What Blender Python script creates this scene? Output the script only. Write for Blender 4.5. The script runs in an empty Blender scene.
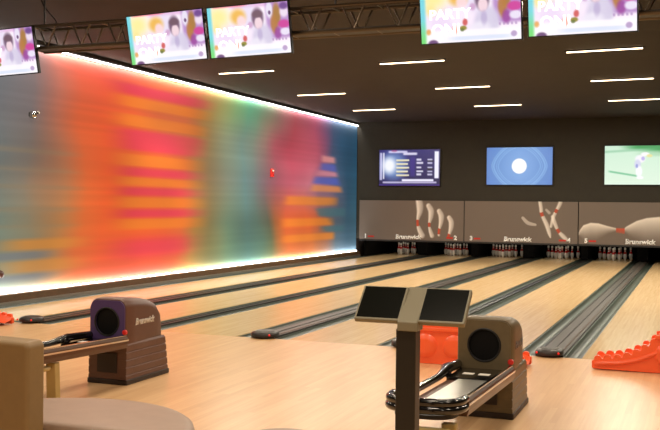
import bpy, bmesh, math, random
from mathutils import Vector, Matrix
random.seed(7)
S = bpy.context.scene
COL = S.collection
PI = math.pi

# ------------------------------------------------------------------ colours / materials
def lin(c):
    out = []
    for v in c[:3]:
        v = max(0.0, min(255.0, v)) / 255.0
        out.append(v / 12.92 if v <= .04045 else ((v + .055) / 1.055) ** 2.4)
    return tuple(out)

def mat(name, rgb, rough=.5, metal=0., spec=.5, coat=0., noise=0., nscale=30., emit=None, estr=0.):
    m = bpy.data.materials.new(name); m.use_nodes = True
    nt = m.node_tree; b = nt.nodes['Principled BSDF']
    c = lin(rgb)
    b.inputs['Base Color'].default_value = (*c, 1)
    b.inputs['Roughness'].default_value = rough
    b.inputs['Metallic'].default_value = metal
    b.inputs['Specular IOR Level'].default_value = spec
    if coat: b.inputs['Coat Weight'].default_value = coat; b.inputs['Coat Roughness'].default_value = .08
    if noise:
        tc = nt.nodes.new('ShaderNodeTexCoord'); n = nt.nodes.new('ShaderNodeTexNoise')
        n.inputs['Scale'].default_value = nscale; n.inputs['Detail'].default_value = 4
        r = nt.nodes.new('ShaderNodeValToRGB')
        r.color_ramp.elements[0].position = .3; r.color_ramp.elements[1].position = .7
        r.color_ramp.elements[0].color = (*[x * (1 - noise) for x in c], 1)
        r.color_ramp.elements[1].color = (*[min(1, x * (1 + noise)) for x in c], 1)
        nt.links.new(tc.outputs['Object'], n.inputs['Vector']); nt.links.new(n.outputs['Fac'], r.inputs['Fac'])
        nt.links.new(r.outputs['Color'], b.inputs['Base Color'])
    if emit:
        b.inputs['Emission Color'].default_value = (*lin(emit), 1); b.inputs['Emission Strength'].default_value = estr
    return m

def attr_mat(name, estr=1., diffuse=None, rough=.4, printed=False, mural=False):
    """colour comes from the artwork's own grid attribute 'art'"""
    m = bpy.data.materials.new(name); m.use_nodes = True
    nt = m.node_tree; b = nt.nodes['Principled BSDF']
    a = nt.nodes.new('ShaderNodeAttribute'); a.attribute_name = 'art'
    b.inputs['Roughness'].default_value = rough
    if mural:                                      # translucent print: its own colour both backlit and by room light
        mx = nt.nodes.new('ShaderNodeMix'); mx.data_type = 'RGBA'; mx.inputs['Factor'].default_value = .10
        nt.links.new(a.outputs['Color'], mx.inputs[6]); mx.inputs[7].default_value = (.8, .8, .8, 1)
        dk = nt.nodes.new('ShaderNodeMix'); dk.data_type = 'RGBA'; dk.inputs['Factor'].default_value = .74; dk.inputs[7].default_value = (0, 0, 0, 1)
        nt.links.new(mx.outputs[2], dk.inputs[6]); nt.links.new(dk.outputs[2], b.inputs['Base Color'])
        nt.links.new(a.outputs['Color'], b.inputs['Emission Color']); b.inputs['Emission Strength'].default_value = estr
        b.inputs['Specular IOR Level'].default_value = .03
    elif printed:
        nt.links.new(a.outputs['Color'], b.inputs['Base Color'])
    else:
        b.inputs['Base Color'].default_value = (*(diffuse or (.02, .02, .02)), 1)
        nt.links.new(a.outputs['Color'], b.inputs['Emission Color'])
        b.inputs['Emission Strength'].default_value = estr
    return m

def wood(name, c1, c2, c3, rough, plank=.027, seed=0., coat=0.):
    m = bpy.data.materials.new(name); m.use_nodes = True
    nt = m.node_tree; b = nt.nodes['Principled BSDF']; N = nt.nodes.new; Lk = nt.links.new
    tc = N('ShaderNodeTexCoord'); mp = N('ShaderNodeMapping'); mp.inputs['Location'].default_value = (seed, seed * 3.1, 0)
    Lk(tc.outputs['Object'], mp.inputs['Vector'])
    # planks: Brick texture turned so the boards run along Y
    mp2 = N('ShaderNodeMapping'); mp2.inputs['Rotation'].default_value = (0, 0, PI / 2); mp2.inputs['Location'].default_value = (seed, 0, 0)
    Lk(tc.outputs['Object'], mp2.inputs['Vector'])
    br = N('ShaderNodeTexBrick'); br.inputs['Scale'].default_value = 1
    br.inputs['Brick Width'].default_value = 1.1; br.inputs['Row Height'].default_value = plank
    br.inputs['Mortar Size'].default_value = .0006; br.inputs['Bias'].default_value = 0
    br.inputs['Color1'].default_value = (0, 0, 0, 1); br.inputs['Color2'].default_value = (1, 1, 1, 1)
    br.inputs['Mortar'].default_value = (.25, .25, .25, 1)
    Lk(mp2.outputs['Vector'], br.inputs['Vector'])
    mp3 = N('ShaderNodeMapping'); mp3.inputs['Scale'].default_value = (28, 1.1, 1)
    Lk(mp.outputs['Vector'], mp3.inputs['Vector'])
    no = N('ShaderNodeTexNoise'); no.inputs['Scale'].default_value = 1.6; no.inputs['Detail'].default_value = 6
    Lk(mp3.outputs['Vector'], no.inputs['Vector'])
    mx = N('ShaderNodeMath'); mx.operation = 'MULTIPLY_ADD'; mx.inputs[1].default_value = .32
    Lk(br.outputs['Color'], mx.inputs[0]); 
    ms = N('ShaderNodeMath'); ms.operation = 'MULTIPLY'; ms.inputs[1].default_value = .75
    Lk(no.outputs['Fac'], ms.inputs[0]); Lk(ms.outputs[0], mx.inputs[2])
    r = N('ShaderNodeValToRGB'); e = r.color_ramp.elements
    e[0].position = .15; e[0].color = (*lin(c1), 1); e[1].position = .85; e[1].color = (*lin(c3), 1)
    q = e.new(.5); q.color = (*lin(c2), 1)
    Lk(mx.outputs[0], r.inputs['Fac']); Lk(r.outputs['Color'], b.inputs['Base Color'])
    b.inputs['Roughness'].default_value = rough
    b.inputs['Specular IOR Level'].default_value = .45
    if coat: b.inputs['Coat Weight'].default_value = coat; b.inputs['Coat Roughness'].default_value = .12
    return m

M = dict(
    ceil=mat('ceiling_paint', (44, 34, 25), .8, noise=.1, nscale=3),
    backwall=mat('back_wall_paint', (44, 40, 29), .75, noise=.08, nscale=4),
    leftwall=mat('left_wall_paint', (60, 50, 44), .8),
    dark=mat('pit_black', (12, 11, 10), .9, spec=.1),
    curb=mat('curb_brown', (92, 68, 44), .5, noise=.15, nscale=8),
    alu=mat('brushed_aluminium', (175, 172, 165), .35, metal=.8),
    gutter=mat('gutter_grey_green', (80, 91, 82), .32, spec=.5),
    gutter2=mat('gutter_step_dark', (46, 46, 44), .35),
    cap=mat('capping_grey', (74, 70, 64), .4),
    capdark=mat('cap_dark', (44, 40, 36), .35),
    chrome=mat('chrome', (205, 205, 200), .12, metal=1.),
    black=mat('gloss_black', (14, 13, 12), .14, spec=.6, coat=.6),
    matblack=mat('matt_black', (26, 24, 22), .5),
    steel=mat('truss_steel', (96, 84, 70), .34, metal=.75),
    tray=mat('tray_steel', (222, 222, 214), .3, metal=.9),
    railtrim=mat('rail_trim_bronze', (92, 66, 48), .3, metal=.5),
    hood_warm=mat('hood_brown_plastic', (100, 68, 54), .42, noise=.06, nscale=20),
    hood_olive=mat('hood_olive_plastic', (108, 93, 66), .42, noise=.06, nscale=20),
    purple=mat('face_violet_tint', (80, 58, 104), .4),  # violet light on the face, put into its base colour
    plinth=mat('plinth_dark', (44, 32, 27), .5),
    orange=mat('orange_plastic', (255, 102, 54), .32, spec=.5, coat=.2),
    red=mat('red_lens', (225, 30, 24), .3, emit=(255, 30, 20), estr=.5),
    redpaint=mat('red_paint', (214, 36, 26), .4),
    white=mat('white_plastic', (232, 226, 214), .4),
    pin=mat('pin_white', (238, 232, 222), .25, coat=.3),
    pinred=mat('pin_red', (190, 30, 30), .3),
    letter=mat('letter_white', (255, 254, 250), .5),
    letred=mat('letter_red', (196, 40, 30), .5),
    post=mat('kiosk_post_brown', (36, 31, 23), .45),
    kgrey=mat('kiosk_taupe', (136, 128, 104), .45),
    kscreen=mat('kiosk_dark_glass', (18, 20, 16), .16, spec=.5),
    leath=mat('settee_tan_vinyl', (146, 118, 76), .5, noise=.05, nscale=14),
    seat=mat('seat_taupe_vinyl', (158, 132, 112), .45, noise=.05, nscale=10),
    legm=mat('leg_olive_metal', (186, 160, 100), .4),
    strip=mat('strip_diffuser', (255, 240, 220), .5, emit=(255, 226, 186), estr=7),
    led=mat('led_white', (255, 250, 245), .5, emit=(255, 240, 232), estr=3.2),
    bezel=mat('bezel_black', (12, 12, 14), .3),
    sand=mat('dull_ring', (80, 76, 70), .4),
    lane=wood('lane_maple', (216, 178, 124), (228, 193, 140), (238, 206, 156), .2, .027, 0.),
    approach=wood('approach_maple', (214, 168, 116), (227, 183, 134), (237, 198, 150), .3, .055, 4.),
)
M['logo'] = mat('logo_silver', (200, 188, 172), .4)
M['mouth'] = mat('mouth_shade_black', (7, 6, 6), .6, spec=.2)

# ------------------------------------------------------------------ mesh helpers
class MB:
    def __init__(self): self.v = []; self.f = []; self.mi = []; self.m = 0
    def add(self, vs, fs):
        o = len(self.v); self.v += [tuple(x) for x in vs]
        for f in fs: self.f.append([o + i for i in f]); self.mi.append(self.m)
    def box(self, x0, x1, y0, y1, z0, z1):
        self.add([(x0,y0,z0),(x1,y0,z0),(x1,y1,z0),(x0,y1,z0),(x0,y0,z1),(x1,y0,z1),(x1,y1,z1),(x0,y1,z1)],
                 [(0,3,2,1),(4,5,6,7),(0,1,5,4),(1,2,6,5),(2,3,7,6),(3,0,4,7)])
    def loft(self, rings, cap=True, closed=True):
        n = len(rings[0]); o = len(self.v)
        for r in rings: self.v += [tuple(p) for p in r]
        for i in range(len(rings) - 1):
            for j in range(n if closed else n - 1):
                k = (j + 1) % n
                self.f.append([o + i*n + j, o + i*n + k, o + (i+1)*n + k, o + (i+1)*n + j]); self.mi.append(self.m)
        if cap:
            self.f.append([o + j for j in range(n)][::-1]); self.mi.append(self.m)
            self.f.append([o + (len(rings)-1)*n + j for j in range(n)]); self.mi.append(self.m)
    def tube(self, pts, r, n=10, cap=True, closed=False):
        pts = [Vector(p) for p in pts]; rings = []
        m = len(pts)
        for i, p in enumerate(pts):
            if closed: d = pts[(i+1) % m] - pts[i-1]
            else: d = pts[min(i+1, m-1)] - pts[max(i-1, 0)]
            d.normalize()
            up = Vector((0,0,1)) if abs(d.z) < .9 else Vector((0,1,0))
            a = d.cross(up).normalized(); b = a.cross(d).normalized()
            rr = r[i] if isinstance(r, (list, tuple)) else r
            rings.append([p + a*rr*math.cos(t*2*PI/n) + b*rr*math.sin(t*2*PI/n) for t in range(n)])
        if closed: rings.append(rings[0])
        self.loft(rings, cap and not closed)
    def lathe(self, prof, c=(0,0,0), n=16, axis='z'):
        rings = []
        for r, h in prof:
            ring = []
            for k in range(n):
                a = 2*PI*k/n; x, y = r*math.cos(a), r*math.sin(a)
                p = (x, y, h) if axis == 'z' else ((h, x, y) if axis == 'x' else (y, h, x))
                ring.append((c[0]+p[0], c[1]+p[1], c[2]+p[2]))
            rings.append(ring)
        self.loft(rings)
    def prism(self, poly, a0, a1, plane='xz'):
        """poly in a plane, extruded along the third axis from a0 to a1"""
        def P(u, w, a):
            return {'xz': (u, a, w), 'xy': (u, w, a), 'yz': (a, u, w)}[plane]
        self.loft([[P(u, w, a0) for u, w in poly], [P(u, w, a1) for u, w in poly]])
    def build(self, name, m, parent=None, loc=(0,0,0), smooth=False, bevel=0., seg=2, rot=(0,0,0)):
        me = bpy.data.meshes.new(name); me.from_pydata(self.v, [], self.f)
        ms = m if isinstance(m, (list, tuple)) else [m]
        for x in ms: me.materials.append(x)
        for p, i in zip(me.polygons, self.mi): p.material_index = min(i, len(ms)-1); p.use_smooth = bool(smooth)
        bm = bmesh.new(); bm.from_mesh(me); bmesh.ops.recalc_face_normals(bm, faces=bm.faces); bm.to_mesh(me); bm.free()
        o = bpy.data.objects.new(name, me); COL.objects.link(o)
        o.location = loc; o.rotation_euler = rot
        if parent: o.parent = parent
        if bevel:
            b = o.modifiers.new('bevel', 'BEVEL'); b.width = bevel; b.segments = seg; b.limit_method = 'ANGLE'; b.angle_limit = .6
        if smooth == 'auto':
            me.set_sharp_from_angle(angle=.7)
        return o

def tag(o, label=None, cat=None, group=None, kind=None):
    if label: o['label'] = label
    if cat: o['category'] = cat
    if group: o['group'] = group
    if kind: o['kind'] = kind
    return o
def thing(name, label, cat, loc=(0,0,0), rot=(0,0,0), group=None):
    o = bpy.data.objects.new(name, None); COL.objects.link(o); o.location = loc; o.rotation_euler = rot
    o.empty_display_size = .1
    return tag(o, label, cat, group)
def struct(name, mb, m, **k):
    return tag(mb.build(name, m, **k), kind='structure')
def B(*a):
    m = MB(); m.box(*a); return m

def copy_tree(o, parent=None):
    c = o.copy(); COL.objects.link(c)
    if parent: c.parent = parent
    for ch in list(o.children): copy_tree(ch, c)
    return c

def mixc(a, b, t):
    t = max(0., min(1., t)); return tuple(x + (y - x) * t for x, y in zip(a, b))
def sstep(a, b, x):
    t = max(0., min(1., (x - a) / (b - a))); return t*t*(3-2*t)
def band(a, b, s, x): return sstep(a - s, a + s, x) * (1 - sstep(b - s, b + s, x))
def disc(u, v, cu, cv, ru, rv, s=.25):
    d = math.hypot((u - cu) / ru, (v - cv) / rv); return 1 - sstep(1 - s, 1 + s, d)

def raster(name, W, H, nx, ny, fn, m, parent=None, loc=(0,0,0), rot=(0,0,0)):
    """a flat picture W x H in local XZ, facing -Y; fn(u, v) gives its sRGB colour, v from the top"""
    vs = []; cs = []
    for j in range(ny + 1):
        for i in range(nx + 1):
            u, v = i / nx, j / ny
            vs.append((W*(u-.5), 0, H*(.5-v))); cs.append(lin(fn(u, v)))
    fs = []
    for j in range(ny):
        for i in range(nx):
            a = j*(nx+1) + i; fs.append((a, a+nx+1, a+nx+2, a+1))
    me = bpy.data.meshes.new(name); me.from_pydata(vs, [], fs); me.materials.append(m)
    at = me.color_attributes.new('art', 'FLOAT_COLOR', 'POINT')
    at.data.foreach_set('color', [x for c in cs for x in (*c, 1.)])
    o = bpy.data.objects.new(name, me); COL.objects.link(o); o.location = loc; o.rotation_euler = rot
    if parent: o.parent = parent
    return o

def text(name, body, height, m, parent=None, loc=(0,0,0), rot=(PI/2,0,0), width=None, bold=.02, shear=0., depth=.002):
    cu = bpy.data.curves.new(name, 'FONT'); cu.body = body; cu.size = 1; cu.align_x = 'CENTER'; cu.align_y = 'CENTER'
    cu.offset = bold; cu.shear = shear; cu.extrude = 0; cu.resolution_u = 3
    t = bpy.data.objects.new(name + '_tmp', cu); COL.objects.link(t)
    dg = bpy.context.evaluated_depsgraph_get(); dg.update()
    me = bpy.data.meshes.new_from_object(t.evaluated_get(dg)); me.name = name
    bpy.data.objects.remove(t)
    xs = [v.co.x for v in me.vertices]; ys = [v.co.y for v in me.vertices]
    cx, cy = (min(xs)+max(xs))/2, (min(ys)+max(ys))/2
    sy = height / (max(ys)-min(ys)); sx = width/(max(xs)-min(xs)) if width else sy
    for v in me.vertices: v.co = ((v.co.x-cx)*sx, (v.co.y-cy)*sy, 0)
    bm = bmesh.new(); bm.from_mesh(me)
    r = bmesh.ops.extrude_face_region(bm, geom=list(bm.faces))
    for g in r['geom']:
        if isinstance(g, bmesh.types.BMVert): g.co.z += depth
    bmesh.ops.recalc_face_normals(bm, faces=bm.faces); bm.to_mesh(me); bm.free()
    me.materials.clear(); me.materials.append(m)
    for p in me.polygons: p.material_index = 0
    o = bpy.data.objects.new(name, me); COL.objects.link(o); o.location = loc; o.rotation_euler = rot
    if parent: o.parent = parent
    return o

# ------------------------------------------------------------------ layout
LW = 1.0668; WB = .206; WC = .038; G = .235
PAIR = 2*LW + 4*G + WB + WC                       # 3.3176
HB = G + WB/2; HC = G + WC/2
cF = 0.; cE = -(HB + LW + HC); cD = -PAIR; cC = cD + cE; cB = -2*PAIR
XW = -8.425                                        # face of the glowing panel
YM = 17.95                                         # masking units
YE = 20.95                                         # end of the pin decks
CEIL = 4.15
XR = 5.2; YB = -14.

# ------------------------------------------------------------------ the setting
struct('floor', B(XW-.2, XR, YB, 0, -.12, 0), M['approach'])
struct('floor', B(XW-.2, XR, 0, 22, -.24, -.13), M['dark'])
struct('ceiling', B(XW-.2, XR+.2, YB, 22, CEIL, CEIL+.15), M['ceil'])
struct('wall_left', B(XW-.2, XW-.06, YB, 22, -.2, CEIL), M['leftwall'])
struct('wall_right', B(XR, XR+.2, YB, 22, -.2, CEIL), M['backwall'])
struct('wall_front', B(XW-.2, XR+.2, YB-.2, YB, -.2, CEIL), M['backwall'])
struct('wall_back', B(XW-.06, XR, YM+.07, YM+.25, .56, CEIL), M['backwall'])
struct('wall_pit', B(XW-.06, XR, 21.6, 21.8, -.13, CEIL), M['dark'])
# brown curb along the foot of the glowing wall, with a metal edge
struct('trim_1', B(XW-.06, XW+.10, -3, YM+.05, 0-.13, .155), M['curb'], bevel=.008)
struct('trim_2', B(XW+.10, XW+.125, 0, YM+.05, -.13, .045), M['alu'])
# dark cornice above the glowing wall
struct('trim_3', B(XW-.06, XW+.03, -3, YM+.05, 4.085, CEIL), M['matblack'])

# ------------------------------------------------------------------ glowing mural wall
ROWS = [0, .25, .5, .75, 1.]
ART = [
 (0.5, [(104,112,120),(100,108,114),(102,114,116),(118,140,132),(136,160,152)]),
 (1.6, [(108,112,120),(104,108,114),(108,116,114),(128,142,126),(146,160,146)]),
 (2.3, [(136,118,120),(122,112,114),(128,118,108),(146,138,110),(162,152,128)]),
 (3.0, [(216,122,106),(186,110,88),(180,116,80),(192,130,74),(212,148,94)]),
 (3.6, [(232,98,78),(224,98,56),(222,100,48),(226,108,48),(236,114,62)]),
 (4.2, [(236,88,70),(238,92,46),(240,92,38),(242,98,40),(246,96,56)]),
 (5.2, [(232,84,60),(236,96,42),(238,94,38),(242,96,36),(246,88,60)]),
 (6.2, [(224,98,52),(228,98,48),(232,96,48),(236,96,42),(242,90,60)]),
 (6.9, [(212,112,58),(216,102,58),(220,98,60),(222,104,50),(232,100,56)]),
 (7.6, [(182,136,60),(178,126,72),(178,122,72),(170,124,60),(200,146,72)]),
 (8.3, [(146,140,70),(152,132,88),(150,128,92),(128,118,76),(160,152,92)]),
 (9.2, [(94,146,88),(128,138,110),(126,136,120),(96,124,102),(122,158,120)]),
 (10.2,[(62,142,98),(106,136,126),(100,136,136),(88,126,120),(98,152,138)]),
 (10.9,[(76,136,96),(116,134,120),(110,128,130),(86,116,104),(104,148,122)]),
 (11.6,[(118,122,92),(150,116,108),(140,112,122),(96,100,80),(130,146,96)]),
 (12.1,[(148,94,88),(180,84,98),(178,90,108),(166,98,52),(190,136,76)]),
 (12.8,[(150,56,66),(186,62,84),(190,88,110),(216,92,42),(232,126,56)]),
 (14.1,[(136,46,76),(172,70,96),(200,112,132),(224,92,38),(220,134,66)]),
 (15.0,[(92,60,96),(130,72,104),(164,110,142),(188,92,56),(160,136,124)]),
 (15.9,[(48,68,100),(64,76,106),(84,96,126),(80,92,106),(110,136,150)]),
 (16.9,[(38,74,104),(40,78,106),(46,84,110),(58,96,118),(94,134,160)]),
 (18.0,[(38,82,110),(40,84,112),(46,92,116),(62,104,124),(98,140,164)])]
OR = (240,128,32); MG = (228,44,92)
def nz(x, seed):
    def h(i): return math.sin((i * 127.1 + seed * 311.7)) * 43758.5453 % 1.0
    i = math.floor(x); t = x - i; t = t*t*(3-2*t); return h(i)*(1-t) + h(i+1)*t
def n2(x, y, sd):
    i = math.floor(y); t = y - i; t = t*t*(3-2*t)
    return nz(x, sd + i*1.7) * (1-t) + nz(x, sd + (i+1)*1.7) * t - .5
def art(y, v):
    y0 = y
    y = y + 1.5 * n2(y0*.55, v*3.2, 3) * sstep(5.5, 8, y0) * (1 - sstep(16.4, 17.6, y0)) + .5 * n2(y0*.9, v*7, 8)
    k = 0
    while k < len(ART) - 2 and y > ART[k+1][0]: k += 1
    t = (y - ART[k][0]) / (ART[k+1][0] - ART[k][0]); t = max(0, min(1, t))
    j = min(3, int(v * 4)); s = v * 4 - j
    c = mixc(mixc(ART[k][1][j], ART[k+1][1][j], t), mixc(ART[k][1][j+1], ART[k+1][1][j+1], t), s)
    # fine horizontal brushing
    f = (nz(v*60 + y*.12, 1) - .5) * .05 + (nz(v*24 - y*.08, 5) - .5) * .06
    c = tuple(x * (1 + f) for x in c)
    w = sstep(4.0, 5.4, y) * (1 - sstep(6.4, 8.4, y))
    if w > 0:
        d = v + .012 * (y - 6)
        for a, b in ((.13,.18),(.215,.27),(.405,.46),(.515,.555),(.61,.66),(.715,.765)): c = mixc(c, OR, .85 * w * band(a, b, .008, v))
        for a, b in ((.07,.12),(.285,.385),(.468,.508),(.563,.602),(.668,.708)): c = mixc(c, MG, .72 * w * band(a, b, .012, v))
        c = mixc(c, MG, .6 * w * band(.81, .90, .03, v))
    w = sstep(1.2, 2.2, y) * (1 - sstep(3.0, 4.2, y))
    for a, b, q in ((.79,.835,.8),(.875,.925,.7)): c = mixc(c, (226,146,58), q * w * band(a, b, .01, v))
    w = 1 - sstep(2.2, 3.4, y)
    for a, b in ((.84,.87),(.93,.955)): c = mixc(c, (120,124,134), .6 * w * band(a, b, .008, v))
    for a, b in ((.42,.44),(.5,.515),(.57,.585),(.66,.68),(.73,.745)): c = mixc(c, (150,130,100), .35 * (1 - sstep(2.8, 3.8, y)) * band(a, b, .006, v))
    w = sstep(14.2, 14.9, y) * (1 - sstep(15.9, 16.5, y))
    for a, b, cc in ((.28,.325,(214,140,140)),(.335,.385,(84,92,178)),(.39,.425,(206,132,150)),(.435,.485,(76,92,186)),(.495,.54,(222,140,84))):
        c = mixc(c, cc, .85 * w * band(a, b, .01, v))
    w = sstep(12.2, 13.0, y)
    w2 = w * (1 - sstep(15.4, 16.0, y))
    for a, b in ((.58,.64),(.73,.785),(.84,.89)): c = mixc(c, (240,140,38), .7 * w2 * band(a, b, .012, v))
    w3 = sstep(14.6, 15.2, y) * (1 - sstep(16.4, 17, y))
    for a, b in ((.66,.72),(.79,.835)): c = mixc(c, (64,110,120), .7 * w3 * band(a, b, .01, v))
    # light/dark soft blotches of the print
    y = y0; g = (nz(y*1.1 + 3, 9) - .5) * .08 + n2(y0*.8, v*5, 21) * .18
    return tuple(max(0, min(255, x * (1 + g))) for x in c)
Y0, Y1, ZB, ZT = -2.5, 17.93, .16, 4.06
mural = thing('glowing_mural', 'huge backlit abstract mural of blurred orange, magenta and teal streaks covering the left wall', 'mural', (XW, (Y0+Y1)/2, ZB))
M['art'] = attr_mat('mural_print', .68, None, .85, mural=True)
o = raster('printed_panel', Y1-Y0, ZT-ZB, 260, 110, lambda u, v: art(Y0 + u*(Y1-Y0), v), M['art'], mural, (0, 0, (ZT-ZB)/2), (0, 0, PI/2))
o2 = B(-.055, -.004, Y0-(Y0+Y1)/2, (Y1-Y0)/2, 0, ZT-ZB).build('backing_box', M['matblack'], mural)
B(.012, .026, -(Y1-Y0)/2, (Y1-Y0)/2, 0.002, .022).build('light_strip', M['led'], mural)
B(.012, .03, -(Y1-Y0)/2, (Y1-Y0)/2, ZT-ZB-.024, ZT-ZB-.004).build('light_strip', M['led'], mural)

# the LED strips wash up and down the panel
for z, s in ((ZB + .012, 1), (ZT - .012, -1)):
    for k in range(4):
        l = bpy.data.lights.new('led_wash', 'AREA'); l.shape = 'RECTANGLE'; l.size = .02; l.size_y = (Y1 - Y0)/4; l.energy = 58; l.color = (1, .95, .92)
        o = bpy.data.objects.new('led_wash', l); COL.objects.link(o)
        o.location = (XW + .055, Y0 + (k + .5)*(Y1 - Y0)/4, z); o.rotation_euler = (0, math.radians(125 if s > 0 else 55), 0)

# ------------------------------------------------------------------ lanes
lane_mid = [cB - HB - LW/2, cB + HB + LW/2, cD - HB - LW/2, cD + HB + LW/2, cF - HB - LW/2, cF + HB + LW/2]
ORD = ['first', 'second', 'third', 'fourth', 'fifth', 'sixth']
lane_lab = ['glossy maple bowling lane running along the foot of the glowing mural',
            'glossy maple bowling lane, second from the glowing mural, under lane number 2',
            'glossy maple bowling lane, third from the mural, under lane number 3',
            'glossy maple bowling lane, fourth from the mural, under lane number 4',
            'glossy maple bowling lane, fifth from the mural, ending under lane number 5',
            'glossy maple bowling lane at the right edge, behind the orange toothed ramp']
for i, x in enumerate(lane_mid):
    r = thing('bowling_lane', lane_lab[i], 'bowling lane', (x, 0, 0), group='bowling lanes')
    B(-LW/2, LW/2, .0, YE, -.13, 0).build('lane_bed', M['lane'], r)

def gutter_mb(x0, x1):
    m = MB(); n = 8; w = x1 - x0; pts = []
    pts.append((x0, -.008)); pts.append((x0 + .022, -.008))
    for k in range(n + 1):
        a = PI * k / n; pts.append((x0 + .022 + (w-.044) * (1 - math.cos(a)) / 2, -.012 - .055 * math.sin(a)))
    pts.append((x1 - .022, -.008)); pts.append((x1, -.008)); pts.append((x1, -.13)); pts.append((x0, -.13))
    m.prism(pts, 0, YE); return m
def divider(cx, wide, label):
    H, w = (HB, WB) if wide else (HC, WC)
    g = .20 if wide else .205                      # gutter width
    r = thing('lane_divider', label, 'lane divider', (cx, 0, 0), group='lane dividers')
    for s in (-1, 1):
        x0, x1 = (-H, -H+g) if s < 0 else (H-g, H)
        gutter_mb(x0, x1).build('gutter', M['gutter'], r, smooth='auto')
    hw = H - g
    B(-hw, hw, .04, YE, -.13, .012 if wide else .006).build('capping', M['cap'] if wide else M['gutter2'], r, bevel=.004)
    e = B(-hw-.004, -hw+.014, .04, YE, -.1, .016); e.box(hw-.014, hw+.004, .04, YE, -.1, .016)
    e.build('edge_strip', M['capdark'], r)
    if wide:
        B(-.012, .0, .04, YE, 0, .020).build('centre_seam', M['capdark'], r)
        B(hw-.05, hw-.035, .04, YE, 0, .018).build('copper_strip', M['railtrim'], r)
    return r
DIV = [(cB, True, 'wide grey gutter strip between the first and second lanes'),
       (cC, False, 'narrow double gutter between the second and third lanes, behind the brown ball return'),
       (cD, True, 'wide grey gutter strip between the third and fourth lanes'),
       (cE, False, 'narrow double gutter between the fourth and fifth lanes, behind the kiosk'),
       (cF, True, 'wide grey gutter strip beside the right ball return, left of the toothed ramp')]
for c, w, l in DIV: divider(c, w, l)
# wall side gutter
x = lane_mid[0] - LW/2
wg = thing('wall_gutter', 'single grey gutter between the first lane and the brown wall curb', 'gutter', (x, 0, 0))
gutter_mb(XW + .125 - x, 0).build('channel', M['gutter'], wg, smooth='auto')
# gutter right of lane six
x = lane_mid[5] + LW/2
rg = struct('trim_4', B(x, XR, 0, YE, -.13, -.005), M['gutter2'])

# foul-line sensor housings at the near end of the dividers
def foul_cap(cx, w, label, red):
    r = thing('foul_sensor', label, 'foul sensor', (cx, .0, .029), group='foul line sensors')
    n = 14; ring0 = []; rings = []
    for t, (sc, h) in enumerate(((1, -.008), (1, .022), (.93, .040), (.78, .050), (.5, .054))):
        rings.append([(w/2*sc*max(-1, min(1, 1.15*math.cos(2*PI*k/n))), .06 + (.17*sc)*math.sin(2*PI*k/n), h) for k in range(n)])
    m = MB(); m.loft(rings); m.build('housing', M['capdark'], r, smooth='auto')
    m = MB(); m.lathe([(.0, -.004), (w*.36, -.004), (w*.36, .003), (0, .003)], (0, .07, .053), 16); m.build('lid', M['cap'], r)
    for s in red:
        m = MB(); m.lathe([(.002, -.015), (.011, -.01), (.011, 0), (.002, .004)], (s*w*.4, -.085, .022), 10, 'y'); m.build('red_light', M['red'], r)
    return r
foul_cap(cB-.0, .27, 'dark rounded foul sensor with red lights between the first two lanes', (-1, 1))
foul_cap(cC, .12, 'small dark foul sensor hidden beside the brown ball return hood', (1,))
foul_cap(cD+.02, .30, 'dark rounded foul sensor with red light, middle of the floor, left of the kiosk', (1,))
foul_cap(cE, .12, 'small dark foul sensor just left of the kiosk post', (1,))
foul_cap(cF, .28, 'dark foul sensor ending the gutter strip right of the olive ball return', (-1, 1))

# ------------------------------------------------------------------ pin deck: partitions and pins
for i, c in enumerate((cB, cC, cD, cE, cF)):
    w = .16 if i % 2 == 0 else .10
    p = B(-w, w, 19.2, YE+.1, 0.045, .56).build('deck_partition', M['dark'], None, (c, 0, 0), bevel=.01)
    tag(p, 'black kickback partition between the %s and %s pin decks' % (ORD[i], ORD[i+1]), 'partition', 'pin deck partitions')
p = B(0, .06, 18.3, YE+.1, 0.0, .56).build('deck_partition', M['dark'], None, (XW+.14, 0, 0), bevel=.01)
tag(p, 'black kickback panel at the far left, beside the glowing mural', 'partition', 'pin deck partitions')

def pin_mesh():
    prof = [(.0258,0),(.036,.02),(.0495,.057),(.0573,.095),(.0605,.1143),(.0585,.145),(.051,.184),(.037,.219),(.0262,.2508),(.0238,.275),(.0250,.298),(.0300,.326),(.0323,.343),(.0300,.362),(.018,.377),(.004,.381)]
    m = MB(); n = 14
    rings = [[(r*math.cos(2*PI*k/n), r*math.sin(2*PI*k/n), h) for k in range(n)] for r, h in prof]
    for i in range(len(rings)-1):
        m.m = 1 if (.18 < prof[i][1] < .24 or .272 < prof[i][1] < .29) else 0
        m.loft([rings[i], rings[i+1]], cap=False)
    m.m = 0
    m.add(rings[0], [list(range(n))[::-1]]); m.add(rings[-1], [list(range(n))])
    return m
PINPOS = [((0,0),'front pin'),
 ((-.5,1),'left pin of the second row'),((.5,1),'right pin of the second row'),
 ((-1,2),'left pin of the third row'),((0,2),'middle pin of the third row'),((1,2),'right pin of the third row'),
 ((-1.5,3),'left corner pin of the back row'),((-.5,3),'second pin from left in the back row'),((.5,3),'third pin from left in the back row'),((1.5,3),'right corner pin of the back row')]
pin0 = None
for i in range(5):
    for k, ((a, b), nm) in enumerate(PINPOS):
        if i == 0 and k in (3, 6): continue
        if pin0 is None:
            pin0 = pin_mesh().build('bowling_pin', [M['pin'], M['pinred']], smooth=True); o = pin0
            o.data.set_sharp_from_angle(angle=1.2)
        else:
            o = pin0.copy(); COL.objects.link(o)
        o.location = (lane_mid[i] + a*.3048, 19.75 + b*.264, .0)
        tag(o, 'white red-banded bowling pin, %s under lane number %d' % (nm, i+1), 'bowling pin', 'racked bowling pins')

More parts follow.
